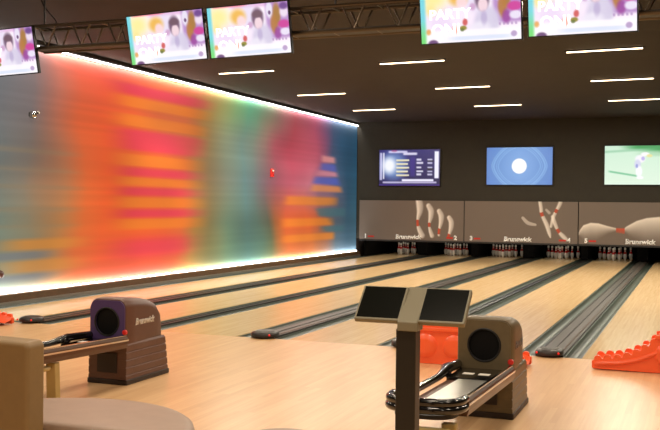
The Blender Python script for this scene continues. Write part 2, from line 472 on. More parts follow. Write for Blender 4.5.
# ------------------------------------------------------------------ masking units
PANEL = (112, 100, 90)
def seg_stroke(u, v, pts, asp):
    """distance to a polyline with radii, coordinates in units of panel height; returns (t, side, inside)"""
    best = None; x, y = u*asp, v
    for i in range(len(pts)-1):
        (x0,y0,r0), (x1,y1,r1) = pts[i], pts[i+1]; x0 *= asp; x1 *= asp
        dx, dy = x1-x0, y1-y0; L2 = dx*dx+dy*dy
        t = max(0, min(1, ((x-x0)*dx + (y-y0)*dy)/L2)); px, py = x0+dx*t, y0+dy*t
        r = r0+(r1-r0)*t; d = math.hypot(x-px, y-py)
        q = d/r
        if best is None or q < best[0]: best = (q, (x-px)/r, (y-py)/r, i+t)
    return best
ASP = 3.30/1.205
SM = {}
def smooth_pts(P, n=5):
    out = []
    for i in range(len(P)-1):
        a, b, c, d = P[max(0, i-1)], P[i], P[i+1], P[min(len(P)-1, i+2)]
        for k in range(n):
            t = k/n
            out.append(tuple(.5*((2*b[j]) + (c[j]-a[j])*t + (2*a[j]-5*b[j]+4*c[j]-d[j])*t*t + (3*b[j]-a[j]-3*c[j]+d[j])*t**3) for j in range(3)))
    return out + [P[-1]]
def pinstroke(c, u, v, pts, red=None, soft=.25, shade=.45, amt=1.):
    key = tuple(pts)
    if key not in SM: SM[key] = smooth_pts(pts)
    if u < min(p[0] for p in pts) - .08 or u > max(p[0] for p in pts) + .08: return c
    q, sx, sy, t = seg_stroke(u, v, SM[key], ASP); t /= 5
    if q > 1.6: return c
    base = (252, 246, 238)
    if red and red[0] < t < red[1]: base = (214, 70, 38)
    k = 1 - shade * (.5 + .5 * sx) - .12*sy
    base = mixc(c, base, max(0, min(1, k + .1)))
    return mixc(c, base, amt * (1 - sstep(1-soft, 1+soft, q)))
def m1(u, v):
    c = PANEL
    P4 = [[(.575,-.05,.10),(.588,.12,.115),(.588,.28,.095),(.572,.45,.052),(.572,.60,.048),(.588,.74,.075),(.615,.88,.085)],
          [(.672,.13,.08),(.695,.25,.095),(.694,.40,.08),(.682,.55,.045),(.682,.66,.042),(.694,.78,.062),(.708,.88,.07)],
          [(.772,.26,.075),(.792,.38,.09),(.79,.54,.07),(.778,.68,.045),(.772,.80,.04),(.772,.86,.04)],
          [(.866,.42,.07),(.885,.52,.082),(.885,.66,.075),(.872,.80,.05),(.862,.90,.045)]]
    for p, r in zip(P4, ((3.2,4.3),(3.0,4.0),(3.1,4.6),(3.2,5))): c = pinstroke(c, u, v, [(a, b, q*.78) for a, b, q in p], r, soft=.35, shade=.7)
    return c
def m2(u, v):
    c = PANEL
    c = pinstroke(c, u, v, [(.67,-.05,.04),(.683,.15,.042),(.692,.31,.04),(.735,.56,.05),(.758,.76,.04),(.768,.86,.015)], (1.7,2.2), soft=.45, shade=.5, amt=.9)
    c = pinstroke(c, u, v, [(.855,-.05,.045),(.845,.06,.045),(.82,.2,.038),(.79,.38,.04),(.772,.6,.03)], (1.9,2.4), soft=.45, shade=.5, amt=.85)
    c = pinstroke(c, u, v, [(.785,.36,.04),(.805,.52,.045),(.835,.70,.035),(.875,.82,.05),(.905,.90,.04)], (1.7,2.3), soft=.45, shade=.5, amt=.85)
    c = pinstroke(c, u, v, [(.525,.40,.035),(.57,.52,.045),(.635,.56,.03)], None, shade=.2, amt=.55)
    c = pinstroke(c, u, v, [(.73,.20,.03),(.755,.27,.035)], None, soft=.5, shade=.2, amt=.5)
    return c
def m3(u, v):
    c = PANEL
    tops = [(.0,.75),(.012,.66),(.04,.55),(.10,.49),(.165,.50),(.24,.56),(.30,.60),(.315,.61),(.38,.61),(.40,.56),(.48,.43),(.56,.36),(.66,.33),(.8,.36),(.92,.50),(.99,.8),(1.0,.9)]
    bots = [(.0,.80),(.05,.95),(.15,.92),(.25,.75),(.315,.68),(.385,.71),(.42,.80),(.55,.98),(.8,.98),(1,.92)]
    def ip(T):
        for (a, x), (b, y) in zip(T, T[1:]):
            if u <= b: return x + (y-x)*(u-a)/(b-a)
        return T[-1][1]
    t, b = ip(tops), ip(bots)
    if v > t - .02 and v < b + .03:
        base = (252, 244, 232); s = (v - t) / max(.05, b - t)
        if .31 < u < .385: base = (214, 74, 42); s *= .35
        k = max(0, 1 - s)**1.25 * .95 * sstep(t - .015, t + .02, v)
        c = mixc(c, base, k)
    return c
M['mask'] = attr_mat('masking_print', printed=True, rough=.45)
MX0 = -8.344
mlab = ['grey masking panel with four upright pins and lane numbers 1 and 2',
        'grey masking panel with thin blurred flying pins and lane numbers 3 and 4',
        'grey masking panel with one large pin lying on its side and lane number 5']
for k, fn in enumerate((m1, m2, m3)):
    cx = MX0 + PAIR*(k+.5)
    r = thing('masking_unit', mlab[k], 'masking panel', (cx, YM, .538), group='masking units')
    B(-1.645, 1.645, .004, .06, 0, 1.205).build('board', M['matblack'], r)
    raster('printed_face', 3.29, 1.205, 210, 78, fn, M['mask'], r, (0, 0, .6025))
    B(-1.65, 1.65, -.012, .06, -.05, 0).build('bottom_rail', M['matblack'], r)
    text('logo_lettering', 'Brunswick', .14, M['letter'], r, (-.06 + .10*(k == 2), -.001, .10), width=.82, bold=.045, shear=.12)
    text('lane_number', str(2*k+1), .14, M['letter'], r, (-1.44, -.001, .10), bold=.06)
    text('lane_number', str(2*k+2), .14, M['letter'], r, (1.40, -.001, .10), width=.10, bold=.05)
    for x0, x1 in ((-1.36, -1.16), (1.12, 1.32)):
        B(x0, x1, -.003, -.0005, .065, .115).build('red_dash', M['letred'], r)
# light over the pins, above and behind the masking units
for k in range(5):
    l = bpy.data.lights.new('pin_deck_lamp', 'AREA'); l.shape = 'RECTANGLE'; l.size = 1.0; l.size_y = .08; l.energy = 4.5; l.color = (1, .9, .75)
    o = bpy.data.objects.new('pin_deck_lamp', l); COL.objects.link(o); o.location = (lane_mid[k], 18.6, 1.0); o.rotation_euler = (math.radians(38), 0, 0)

# ------------------------------------------------------------------ wall screens
def s1(u, v):
    c = mixc((40, 36, 112), (22, 18, 74), v)
    c = mixc(c, (120, 160, 215), .8*disc(u, v, .24, .45, .22, .4, .5))
    c = mixc(c, (245, 248, 255), disc(u, v, .17, .44, .11, .22, .6))
    c = mixc(c, (225, 222, 245), .9*band(.155, .47, .02, u)*band(.03, .09, .02, v))
    c = mixc(c, (235, 232, 250), .9*band(.40, .63, .02, u)*band(.08, .15, .02, v))
    c = mixc(c, (170, 40, 110), .6*disc(u, v, .25, .03, .05, .03))
    for k in range(5):
        a = .27 + k*.105
        c = mixc(c, (232, 226, 200), band(.285, .50 - .02*(k % 2), .008, u)*band(a, a+.045, .008, v))
        c = mixc(c, (210, 180, 60), .6*band(.29, .47, .008, u)*band(a+.04, a+.055, .006, v))
    for k, (a, b) in enumerate(((.25,.31),(.34,.40),(.47,.52),(.58,.63),(.66,.72))):
        c = mixc(c, (240, 240, 250), .85*band(.62, .70+.03*(k % 2), .01, u)*band(a, b, .01, v))
        c = mixc(c, (230, 232, 250), .8*band(.80, .88, .01, u)*band(a+.01, b, .01, v))
    c = mixc(c, (10, 10, 26), .8*band(.80, .90, .01, u)*(band(.30,.34,.01,v)+band(.52,.57,.01,v)))
    c = mixc(c, (70, 52, 160), .5*band(.52,.60,.02,u)*band(.2,.75,.03,v))
    c = mixc(c, (242, 242, 255), band(.915, .985, .01, u)*band(.05, .80, .02, v))
    c = mixc(c, (245, 245, 255), band(.065, .085, .006, u)*band(.08, .82, .02, v))
    c = mixc(c, (225, 222, 250), .8*band(.01, .05, .01, u)*band(.08, .85, .02, v))
    c = mixc(c, (240, 238, 255), band(.38, .90, .01, u)*band(.82, .885, .015, v))
    c = mixc(c, (220, 214, 245), .8*band(.06, .95, .01, u)*band(.89, .94, .01, v))
    c = mixc(c, (70, 40, 150), .9*sstep(.95, .99, v))
    return c
def s2(u, v):
    c = mixc((112, 156, 218), (92, 136, 204), abs(u-.5)*2)
    d = math.hypot((u-.5)*1.78, v-.5)
    c = mixc(c, (136, 180, 232), .5*(1-sstep(.2, .75, d)))
    for k, (o, w) in enumerate(((.86,.012),(.80,.02),(.66,.010),(.72,.008))):
        e = (abs((u-.5)*1.6)**1.6 + abs(v-.5)**1.6)**(1/1.6)
        c = mixc(c, (166, 214, 246), .45*band(o*.78-w, o*.78+w, .012, e))
    c = mixc(c, (84, 118, 190), .5*sstep(.85, 1.05, d))
    c = mixc(c, (255, 255, 255), 1 - sstep(.190, .215, d))
    return c
def s3(u, v):
    c = mixc((206, 238, 214), (226, 246, 226), v)
    c = mixc(c, (60, 160, 90), sstep(.12, .0, v - .12*u)*sstep(.15, .5, u))
    c = mixc(c, (150, 206, 170), .9*band(.13, .18, .03, v + .10*u)*(1-sstep(.4, .8, u)))
    c = mixc(c, (130, 190, 140), .4*disc(u, v, .75, .2, .25, .07, .6))
    e = (v - (.66 + .30*(u-.08)))
    c = mixc(c, (118, 196, 152), .9*band(-.02, .028, .012, e)*band(.06, .46, .03, u))
    for cu, cv, ru, rv, cc in ((.50,.34,.07,.10,(246,244,252)),(.57,.22,.06,.05,(250,248,250)),(.63,.26,.04,.04,(230,226,160)),(.465,.48,.045,.12,(214,216,240)),(.485,.66,.045,.14,(250,250,255)),(.50,.82,.05,.04,(252,252,255)),(.54,.33,.025,.05,(190,180,236)),(.455,.52,.018,.05,(150,160,220))):
        c = mixc(c, cc, disc(u, v, cu, cv, ru, rv, .3))
    return c
M['disp'] = attr_mat('screen_light', 1.0)
slab = ['wall screen above lanes 1 and 2 showing a violet scoreboard menu with yellow bars',
        'wall screen above lanes 3 and 4 showing a white circle on light blue',
        'wall screen at the right showing a white golfer on pale green grass']
for k, (fn, cx, zc) in enumerate(((s1, -6.745, 2.745), (s2, -3.41, 2.775), (s3, -.045, 2.785))):
    r = thing('wall_screen', slab[k], 'screen', (cx, YM+.07, zc), group='screens on the back wall')
    B(-.975, .975, -.07, 0, -.565, .565).build('housing', M['bezel'], r, bevel=.008)
    raster('display', 1.91, 1.09, 120, 68, fn, M['disp'], r, (0, -.0725, 0))

# ------------------------------------------------------------------ truss
TY, TZ0, TZ1, TX0, TX1 = -.62, 3.40, 3.665, -6.05, 3.6
tr = thing('lighting_truss', 'long dark steel box truss hanging under the ceiling behind the monitors', 'truss', (0, TY, TZ0))
h = TZ1 - TZ0; dpt = .13
def tz(x): return .022 * (x + 6) * .0
for s in (-1, 1):
    for z in (0, h):
        m = MB(); m.tube([(TX0, s*dpt, z), (TX1, s*dpt, z)], .022 if z == 0 else .02, 8); m.build('chord', M['steel'], tr, smooth='auto')
n = 20; st = (TX1 - TX0) / n
for i in range(n):
    for s in (-1, 1):
        x0 = TX0 + st*i
        m = MB(); m.tube([(x0+.24*st, s*dpt, h), (x0+.5*st, s*dpt, 0), (x0+.76*st, s*dpt, h)], .014, 6); m.build('brace', M['steel'], tr, smooth='auto')
for i in range(n + 1):
    x0 = TX0 + st*i
    m = MB(); m.tube([(x0, -dpt, 0), (x0, dpt, 0)], .011, 6); m.tube([(x0, -dpt, h), (x0, dpt, h)], .011, 6); m.build('crossbar', M['steel'], tr, smooth='auto')
B(TX0, TX1, -.09, .09, -.006, .035).build('cable_tray', M['matblack'], tr)
for x in (-5.95, -2.2, 1.6):
    m = MB(); m.tube([(x, 0, h), (x, 0, CEIL - TZ0)], .012, 6)
    m.tube([(x, -dpt, h), (x, dpt, h)], .016, 6); m.build('hanger', M['matblack'], tr)
m = MB(); m.tube([(TX0+.3, 0, h), (TX0+.22, .05, h+.1), (TX0+.05, .05, h+.28), (TX0-.02, .02, CEIL-TZ0-.01)], .008, 6); m.build('cable', M['matblack'], tr, smooth=True)

# ------------------------------------------------------------------ hanging monitors
def tvpic(u, v):
    c = (250, 240, 250)
    c = mixc(c, (232, 210, 242), .7*disc(u, v, .32, .60, .26, .24, .5))
    c = mixc(c, (250, 236, 150), .9*disc(u, v, .14, .2, .13, .2, .8))
    c = mixc(c, (244, 224, 120), .6*disc(u, v, .10, .42, .05, .1, .8))
    c = mixc(c, (224, 170, 220), .7*band(.3, 1, .05, u)*(1-sstep(.02, .10, v)))
    c = mixc(c, (238, 110, 130), .8*band(.08, .5, .04, u)*(1-sstep(.0, .035, v)))
    c = mixc(c, (226, 214, 240), .7*band(.45, .58, .04, u)*band(.02, .5, .06, v))
    # right side crowd
    c = mixc(c, (176, 132, 196), .9*sstep(.70, .76, u)*(1-sstep(.66, .74, v)))
    c = mixc(c, (236, 232, 246), .9*disc(u, v, .775, .14, .04, .16, .3))
    c = mixc(c, (96, 60, 110), .9*disc(u, v, .775, .19, .016, .04))
    c = mixc(c, (166, 118, 50), .9*disc(u, v, .86, .24, .045, .22, .4))
    c = mixc(c, (180, 120, 60), .9*disc(u, v, .82, .42, .04, .18, .4))
    c = mixc(c, (150, 62, 150), .8*disc(u, v, .86, .60, .04, .12, .4))
    c = mixc(c, (240, 226, 240), .9*disc(u, v, .95, .20, .05, .10, .4))
    c = mixc(c, (96, 56, 130), .85*disc(u, v, .95, .08, .05, .07, .4))
    c = mixc(c, (206, 58, 150), .9*disc(u, v, .94, .43, .07, .08, .3))
    c = mixc(c, (238, 232, 248), .9*disc(u, v, .95, .58, .06, .07, .3))
    # first child, fair hair
    c = mixc(c, (236, 178, 70), .9*disc(u, v, .385, .22, .09, .15, .5))
    c = mixc(c, (248, 216, 222), .95*disc(u, v, .42, .31, .055, .11, .4))
    c = mixc(c, (248, 236, 248), .8*disc(u, v, .42, .58, .12, .18, .4))
    # second, dark fringe and striped top
    c = mixc(c, (212, 204, 228), .95*disc(u, v, .67, .68, .125, .28, .25))
    c = mixc(c, (236, 230, 244), .9*disc(u, v, .60, .78, .10, .12, .4))
    c = mixc(c, (112, 84, 112), .95*disc(u, v, .625, .27, .072, .19, .3))
    c = mixc(c, (240, 212, 222), disc(u, v, .632, .375, .048, .12, .25))
    c = mixc(c, (112, 84, 100), .9*disc(u, v, .625, .20, .065, .07, .3))
    c = mixc(c, (190, 130, 180), .6*disc(u, v, .53, .40, .03, .06, .5))
    c = mixc(c, (168, 150, 196), .5*disc(u, v, .64, .60, .03, .12, .5))
    # table
    c = mixc(c, (252, 248, 252), .9*sstep(.76, .82, v))
    c = mixc(c, (188, 208, 240), .5*band(.90, .97, .02, v)*band(.3, .9, .1, u))
    c = mixc(c, (200, 60, 60), .8*disc(u, v, .45, .66, .025, .06, .4))
    c = mixc(c, (140, 130, 40), .9*disc(u, v, .43, .76, .035, .04, .3))
    c = mixc(c, (90, 110, 60), .7*disc(u, v, .42, .79, .02, .03, .3))
    c = mixc(c, (246, 150, 130), .75*disc(u, v, .345, .78, .03, .08, .4))
    c = mixc(c, (226, 140, 40), .7*disc(u, v, .075, .80, .025, .05, .5))
    c = mixc(c, (160, 120, 180), .7*band(.78, .97, .01, u)*band(.70, .745, .01, v)*(.5+.5*math.sin(u*160)))
    c = mixc(c, (170, 140, 190), .8*disc(u, v, .93, .90, .03, .05, .3))
    c = mixc(c, (96, 60, 110), .9*disc(u, v, .12, 1.0, .05, .06, .3))
    c = mixc(c, mixc((120, 214, 226), (120, 220, 120), sstep(.5, 1, v)), 1 - sstep(.03, .07, u))
    return c
M['tv'] = attr_mat('monitor_light', 1.05)
M['cap_white'] = mat('caption_white', (255, 255, 255), .5, emit=(255, 255, 255), estr=1.25)
TH, TW = .53, .945
tv0 = thing('hanging_monitor', '', 'monitor', group='monitors hanging from the truss')
B(-TW/2-.012, TW/2+.012, 0, .05, -TH/2-.014, TH/2+.012).build('housing', M['bezel'], tv0, bevel=.006)
raster('display', TW, TH, 128, 74, tvpic, M['tv'], tv0, (0, -.0025, 0))
text('caption', 'PARTY', .095, M['cap_white'], tv0, (-.185, -.0035, .0), width=.40, bold=.03, depth=.0015)
text('caption', 'ON!', .115, M['cap_white'], tv0, (-.235, -.0035, -.145), width=.27, bold=.03, depth=.0015)
B(-.2, .2, .05, .10, -.12, .12).build('mount_plate', M['matblack'], tv0, bevel=.005)
m = MB(); m.tube([(0, .08, .05), (0, .165, .05)], .025, 8); m.tube([(0, .08, -.03), (0, .165, -.03)], .018, 8); m.build('mount_arm', M['matblack'], tv0)
TVS = [(-6.345, -.90, 3.345, 11, -.035, 'monitor playing the party clip, at the far left edge before the mural'),
       (-4.07, -.95, 3.40, 11, -.036, 'monitor playing the party clip, hanging in front of the orange top of the mural'),
       (-3.065, -.95, 3.425, 11, -.022, 'monitor playing the party clip, third from left, just right of the one over the mural'),
       (-.67, -.95, 3.465, 11, -.004, 'monitor playing the party clip, second from right, its top out of frame'),
       (.395, -.95, 3.485, 11, -.004, 'monitor playing the party clip, nearest the right edge under the ceiling')]
for i, (x, y, z, t, ro, l) in enumerate(TVS):
    o = tv0 if i == 0 else copy_tree(tv0)
    o.location = (x, y, z); o.rotation_euler = (math.radians(-t), ro, 0) ; o['label'] = l
    o.rotation_euler = (math.radians(t), ro, 0)
    if i > 2: o.scale = (1.05, 1, 1.05)

# ------------------------------------------------------------------ ceiling strips
cl0 = thing('ceiling_light', '', 'ceiling light', group='ceiling strip lights')
B(-.63, .63, -.028, .028, .024, .045).build('housing', M['matblack'], cl0)
B(-.60, .60, -.022, .022, 0.012, .028).build('diffuser', M['strip'], cl0)
ROWN = ['left row nearest the mural', 'middle row', 'right row']; DEP = ['closest to the monitors', 'middle of its row', 'farthest, nearest the back wall']
k = 0
STRIPS = [[(-6.744, 6.57), (-6.69, 10.42), (-6.63, 14.13)], [(-3.33, 6.25), (-3.29, 10.04), (-3.27, 13.85)], [(0.0, 5.9), (.016, 9.69), (.05, 13.45)]]
for i in range(3):
    for j in range(3):
        o = cl0 if k == 0 else copy_tree(cl0); k += 1
        o.location = (*STRIPS[i][j], CEIL - .045); o.rotation_euler = (0, 0, -.075)
        o['label'] = 'slim glowing ceiling strip, %s, %s' % (ROWN[i], DEP[j])

# ------------------------------------------------------------------ small things on the left wall
r = thing('security_camera', 'small chrome dome camera high on the grey left end of the mural', 'camera', (XW, 2.27, 2.95))
m = MB(); m.lathe([(0, 0), (.05, 0), (.05, .02), (0, .02)], (0,0,0), 16, 'x'); m.build('base', M['chrome'], r)
m = MB(); m.lathe([(.035, .02), (.055, .035), (.06, .065), (.05, .095), (.025, .115), (.002, .12)], (0,0,-.005), 16, 'x'); m.build('dome', M['chrome'], r, smooth=True)
m = MB(); m.tube([(.05, .03, .01), (.07, .10, .035)], .018, 10); m.build('lens', M['matblack'], r)
m = MB(); m.lathe([(0,.0),(.022,.002),(.022,.02),(0,.022)], (.06,.11,.04), 10, 'x'); m.build('lens_ring', M['white'], r)
r = thing('fire_alarm', 'small red fire alarm fixed to the middle of the mural', 'alarm', (XW, 11.52, 2.36))
B(0, .04, -.085, .085, -.10, .10).build('body', M['redpaint'], r, bevel=.01)
B(.035, .055, -.04, .04, .03, .075).build('lens', M['white'], r, bevel=.008)
r = thing('dome_sensor', 'tiny dark brown dome sensor on the mural at the left edge', 'sensor', (XW, 1.56, .47))
m = MB(); m.lathe([(.02, 0), (.05, .01), (.06, .04), (.045, .07), (.002, .08)], (0,0,0), 12, 'x'); m.build('cap', mat('knob_brown', (70, 34, 22), .4), r, smooth=True)
m = MB(); m.lathe([(0, 0), (.066, 0), (.066, .012), (0, .012)], (0,0,0), 14, 'x'); m.build('rim', M['plinth'], r)

# ------------------------------------------------------------------ ball returns
def rrect(x0, x1, z0, z1, rt, n=6):
    """rectangle with rounded top corners, listed counter-clockwise from bottom left"""
    p = [(x0, z0), (x1, z0)]
    for k in range(n+1):
        a = PI/2*k/n; p.append((x1-rt+rt*math.cos(a), z1-rt+rt*math.sin(a)))
    for k in range(n+1):
        a = PI/2 + PI/2*k/n; p.append((x0+rt+rt*math.cos(a), z1-rt+rt*math.sin(a)))
    return p
def ball_return(cx, hood, face, label, leg_y, leg_x, W, dep, zr):
    r = thing('ball_return', label, 'ball return', (cx, 0, 0), group='ball returns')
    yf = -3.16; yb = yf + .70*dep; zs = .34
    # hood: sections along y with a falling, rounded top
    secs = [(yf + a*dep, W - e, t, rt) for a, e, t, rt in ((0, .010, .728, .07), (.02, 0, .738, .075), (.16, 0, .738, .075), (.34, .003, .724, .075), (.48, .008, .70, .075), (.58, .013, .665, .075), (.65, .018, .60, .07), (.68, .024, .50, .06))]
    m = MB(); m.loft([[(x, y, z) for x, z in rrect(-w, w, zs, t, rt)] for y, w, t, rt in secs])
    o = m.build('hood', hood, r, smooth='auto')
    # lower skirt flaring to the floor with grooves
    m = MB(); rings = []
    lev = [(zs+.018, 0, -.004), (zs, .008, .005)]
    for k in range(4):
        zt = zs - k*.066; e = .011*(k+1)
        lev += [(zt-.052, e+.008, .006), (zt-.055, e+.003, .0), (zt-.060, e+.003, .0), (zt-.066, e+.012, .006)]
    lev.append((.045, .056, .008))
    for zz, e, q in lev:
        rings.append([(-W-q, yf-.004-e*.1, zz), (W+q, yf-.004-e*.1, zz), (W+q, yb+e, zz), (-W-q, yb+e, zz)])
    m.loft(rings); m.build('skirt', hood, r, bevel=.002)
    B(-W-.016, W+.016, yf-.015, yb+.068, 0, .045).build('plinth', M['plinth'], r, bevel=.008)
    # front face plate with round mouth
    n = 40; R = min(.120, W-.055); cz = .54; pl = rrect(-W+.012, W-.012, .36, .722, .068, 8)
    def ray_to_poly(a):
        dx, dz = math.cos(a), math.sin(a); best = 9
        for (ax, az), (bx, bz) in zip(pl, pl[1:]+pl[:1]):
            ex, ez = bx-ax, bz-az; den = dx*ez - dz*ex
            if abs(den) < 1e-9: continue
            t = ((ax)*ez - (az-cz)*ex)/den; s = ((ax)*dz - (az-cz)*dx)/den
            if t > 0 and -1e-6 <= s <= 1+1e-6: best = min(best, t)
        return best
    m = MB(); inner = []; outer = []; inb = []; outb = []
    for k in range(n):
        a = 2*PI*k/n; t = ray_to_poly(a)
        inner.append((R*math.cos(a), yf-.020, cz+R*math.sin(a))); outer.append((t*math.cos(a), yf-.014, cz+t*math.sin(a)))
        inb.append((R*.97*math.cos(a), yf-.002, cz+R*.97*math.sin(a))); outb.append((t*math.cos(a), yf-.0005, cz+t*math.sin(a)))
    m.loft([outb, outer, inner, inb], cap=False); m.build('face_plate', face, r, smooth='auto')
    m = MB(); m.lathe([(R*.99, -.004), (R*.99, -.0015), (R*.6, -.001), (.01, -.001)], (0, yf, cz), 32, 'y'); m.build('mouth_shade', M['mouth'], r)  # flat dark disc, shade of the ball opening put into its colour
    m = MB(); m.tube([(R*1.0*math.cos(2*PI*k/32), yf-.02, cz+R*math.sin(2*PI*k/32)) for k in range(32)], .008, 6, closed=True); m.build('mouth_ring', M['matblack'], r, smooth=True)
    B(-.10, .10, yf-.018, yf-.006, .10, .27).build('access_panel', M['plinth'], r, bevel=.005)
    text('logo_lettering', 'Brunswick', .062, M['sand'] if hood is M['hood_olive'] else M['logo'], r, (W+.0005, yf+.33*dep, .53), (PI/2, 0, PI/2), width=.32, bold=.06, shear=.25)
    # ball rack
    ye = -4.70; RW = W - .010
    def sl(m):                                       # the rack climbs slightly towards its nose
        m.v = [(x, y, z + max(0, yf - y)*.028) for x, y, z in m.v]; return m
    m = MB(); m.tube([(-RW, yf+.005, zr+.01), (-RW, -3.5, zr+.015), (-RW, -3.75, zr-.01), (-RW, ye+.02, zr-.01)], [.034, .036, .026, .026], 12); sl(m).build('black_rail', M['black'], r, smooth='auto')
    m = MB()
    poly = [(RW-.035, zr-.085), (RW+.02, zr-.085), (RW+.03, zr-.05), (RW+.03, zr), (RW+.012, zr+.022), (RW-.012, zr+.022), (RW-.035, zr)]
    m.prism(poly, ye, yf+.0); sl(m).build('bronze_rail', M['railtrim'], r, bevel=.004)
    sl(B(RW+.029, RW+.034, ye, yf, zr-.022, zr-.008)).build('chrome_strip', M['chrome'], r)
    sl(B(RW-.01, RW+.012, ye, yf, zr+.021, zr+.025)).build('top_strip', M['chrome'], r)
    # rounded nose bumper
    def arc(rad, z, n=18, sq=.9):
        out = [(-rad-.02, ye+.03, z)]
        for k in range(n+1):
            a = PI + PI*k/n; out.append((-.02 + rad*math.copysign(abs(math.cos(a))**.75, math.cos(a)), ye + .19*math.copysign(abs(math.sin(a))**.75, math.sin(a)), z))
        out.append((rad-.02, ye+.03, z)); return out
    m = MB(); m.tube(arc(RW+.022, zr+.012), .027, 10); sl(m).build('nose_bumper', M['black'], r, smooth='auto')
    m = MB(); m.tube(arc(RW+.027, zr-.030), .026, 10); sl(m).build('nose_bumper', M['black'], r, smooth='auto')
    fill = [(x, y) for x, y, z in arc(RW-.01, 0)]
    m = MB(); m.prism(fill, zr-.085, zr-.06, 'xy'); sl(m).build('nose_floor', M['matblack'], r)
    # tray, dark near end plate, white stickers
    sl(B(-.09, RW-.05, ye-.02, -3.62, zr-.05, zr-.030)).build('steel_tray', M['tray'], r, bevel=.006)
    sl(B(-RW+.03, -.09, ye-.02, -3.5, zr-.055, zr-.045)).build('ball_track', M['hood_warm'], r)
    sl(B(RW-.05, RW-.034, ye, yf, zr-.052, zr-.018)).build('track_edge', M['legm'], r)
    B(-RW+.02, RW-.03, -3.62, yf-.006, zr-.05, zr-.012).build('throat_plate', M['black'], r, bevel=.008)
    for x in (-.06, .055):
        B(x-.04, x+.04, -3.46, -3.39, zr-.012, zr-.010).build('white_sticker', M['white'], r)
    m = MB(); m.tube([(-RW-.03, yf-.05, zr-.0), (-RW-.02, yf-.30, zr+.015), (-RW+.02, yf-.42, zr+.005)], [.035, .042, .03], 10); m.build('rail_cover', M['black'], r, smooth='auto')
    m = MB(); m.lathe([(.0, 0), (.022, 0), (.022, -.02), (.016, -.026), (0, -.026)], (RW-.0, yf+.0, zr+.05), 12, 'y'); m.build('reset_button', M['redpaint'], r)
    # support
    m = MB(); m.prism([(leg_x-.04, zr-.07), (leg_x+.045, zr-.07), (leg_x+.06, 0), (leg_x-.03, 0)], leg_y-.03, leg_y+.03); m.build('support_leg', M['legm'], r, bevel=.006)
    B(-.14, .16, leg_y-.14, leg_y-.05, zr-.125, zr-.088).build('support_bracket', M['legm'], r, bevel=.015)
    return r
ball_return(cF - .03, M['hood_olive'], M['hood_olive'], 'olive grey ball return with a long black-nosed rack, behind the touchscreen kiosk', -4.78, .13, .207, .86, .375)
ball_return(cD + .005, M['hood_warm'], M['purple'], 'brown ball return with a violet-tinted mouth plate, left side in front of the mural', -4.10, .13, .185, .90, .405)

# ------------------------------------------------------------------ kiosk
kx, ky = .112, -5.70
r = thing('touchscreen_kiosk', 'dark post kiosk with two small tilted screens, in front of the right ball return', 'kiosk', (kx, ky, 0))
B(-.05, .05, -.04, .05, 0.02, .965).build('post', M['post'], r, bevel=.006)
B(-.16, .16, -.16, .16, 0, .02).build('base_plate', M['post'], r, bevel=.006)
# bent head: short neck then a 45 degree arm
m = MB(); m.prism([(-.052, .955), (.052, .955), (.055, .985), (.172, 1.12), (.172, 1.145), (.15, 1.155), (-.052, 1.0)], -.041, .061, 'yz'); m.build('head_arm', M['kgrey'], r, bevel=.005)
def kscreen(xc):
    e = B(-.118, .118, -.112, .112, -.028, 0).build('screen_housing', M['kgrey'], r, bevel=.005)
    e.location = (xc, .045, 1.080); e.rotation_euler = (math.radians(43), 0, 0)
    g = B(-.107, .107, -.099, .103, 0, .002).build('dark_display', M['kscreen'], e)
kscreen(-.152); kscreen(.170)

# ------------------------------------------------------------------ settee and stool
r = thing('settee', 'tan vinyl settee with a round-ended taupe seat in the lower left corner', 'settee', (-1.6, -6.3, 0))
bx0, bx1 = -1.0, -.024                                # the back; its rear faces the camera
prof = [(bx0, .05), (bx1, .05)]
for k in range(7):
    a = PI/2*k/6; prof.append((bx1-.035+.035*math.cos(a), .874-.035+.035*math.sin(a)))
prof.append((bx0, .896))
m = MB(); m.prism(prof, -.07, .07); m.build('backrest', M['leath'], r, bevel=.022, seg=4)
def seat_outline(inset=0, n=36):
    R = .76 - inset; yn = .085 + inset; a0 = math.asin(yn / R)
    return [(R*math.cos(a), R*math.sin(a)) for a in [a0 + (PI - 2*a0)*k/n for k in range(n+1)]]
m = MB()
m.loft([[(x, y, z) for x, y in seat_outline(i)] for z, i in ((.33, .012), (.345, 0), (.41, 0), (.435, .008), (.447, .025), (.45, .05))])
m.build('seat_cushion', M['seat'], r, smooth='auto')
m = MB(); m.prism(seat_outline(.012), .05, .335, 'xy'); m.build('seat_base', M['leath'], r, smooth='auto')
m = MB(); m.prism(seat_outline(.08), .0, .05, 'xy'); m.build('toe_kick', M['matblack'], r)

r = thing('round_stool', 'round grey stool barely peeking in at the bottom edge', 'stool', (-.43, -5.985, 0))
m = MB(); m.lathe([(.0, .37), (.17, .37), (.185, .385), (.185, .425), (.17, .445), (.12, .45), (0, .45)], (0,0,0), 32); m.build('seat', M['seat'], r, smooth='auto')
m = MB(); m.lathe([(0, .03), (.035, .03), (.03, .37), (0, .37)], (0,0,0), 16); m.build('column', M['alu'], r, smooth='auto')
m = MB(); m.lathe([(0, 0), (.16, 0), (.16, .012), (.05, .035), (0, .035)], (0,0,0), 24); m.build('foot', M['alu'], r, smooth='auto')

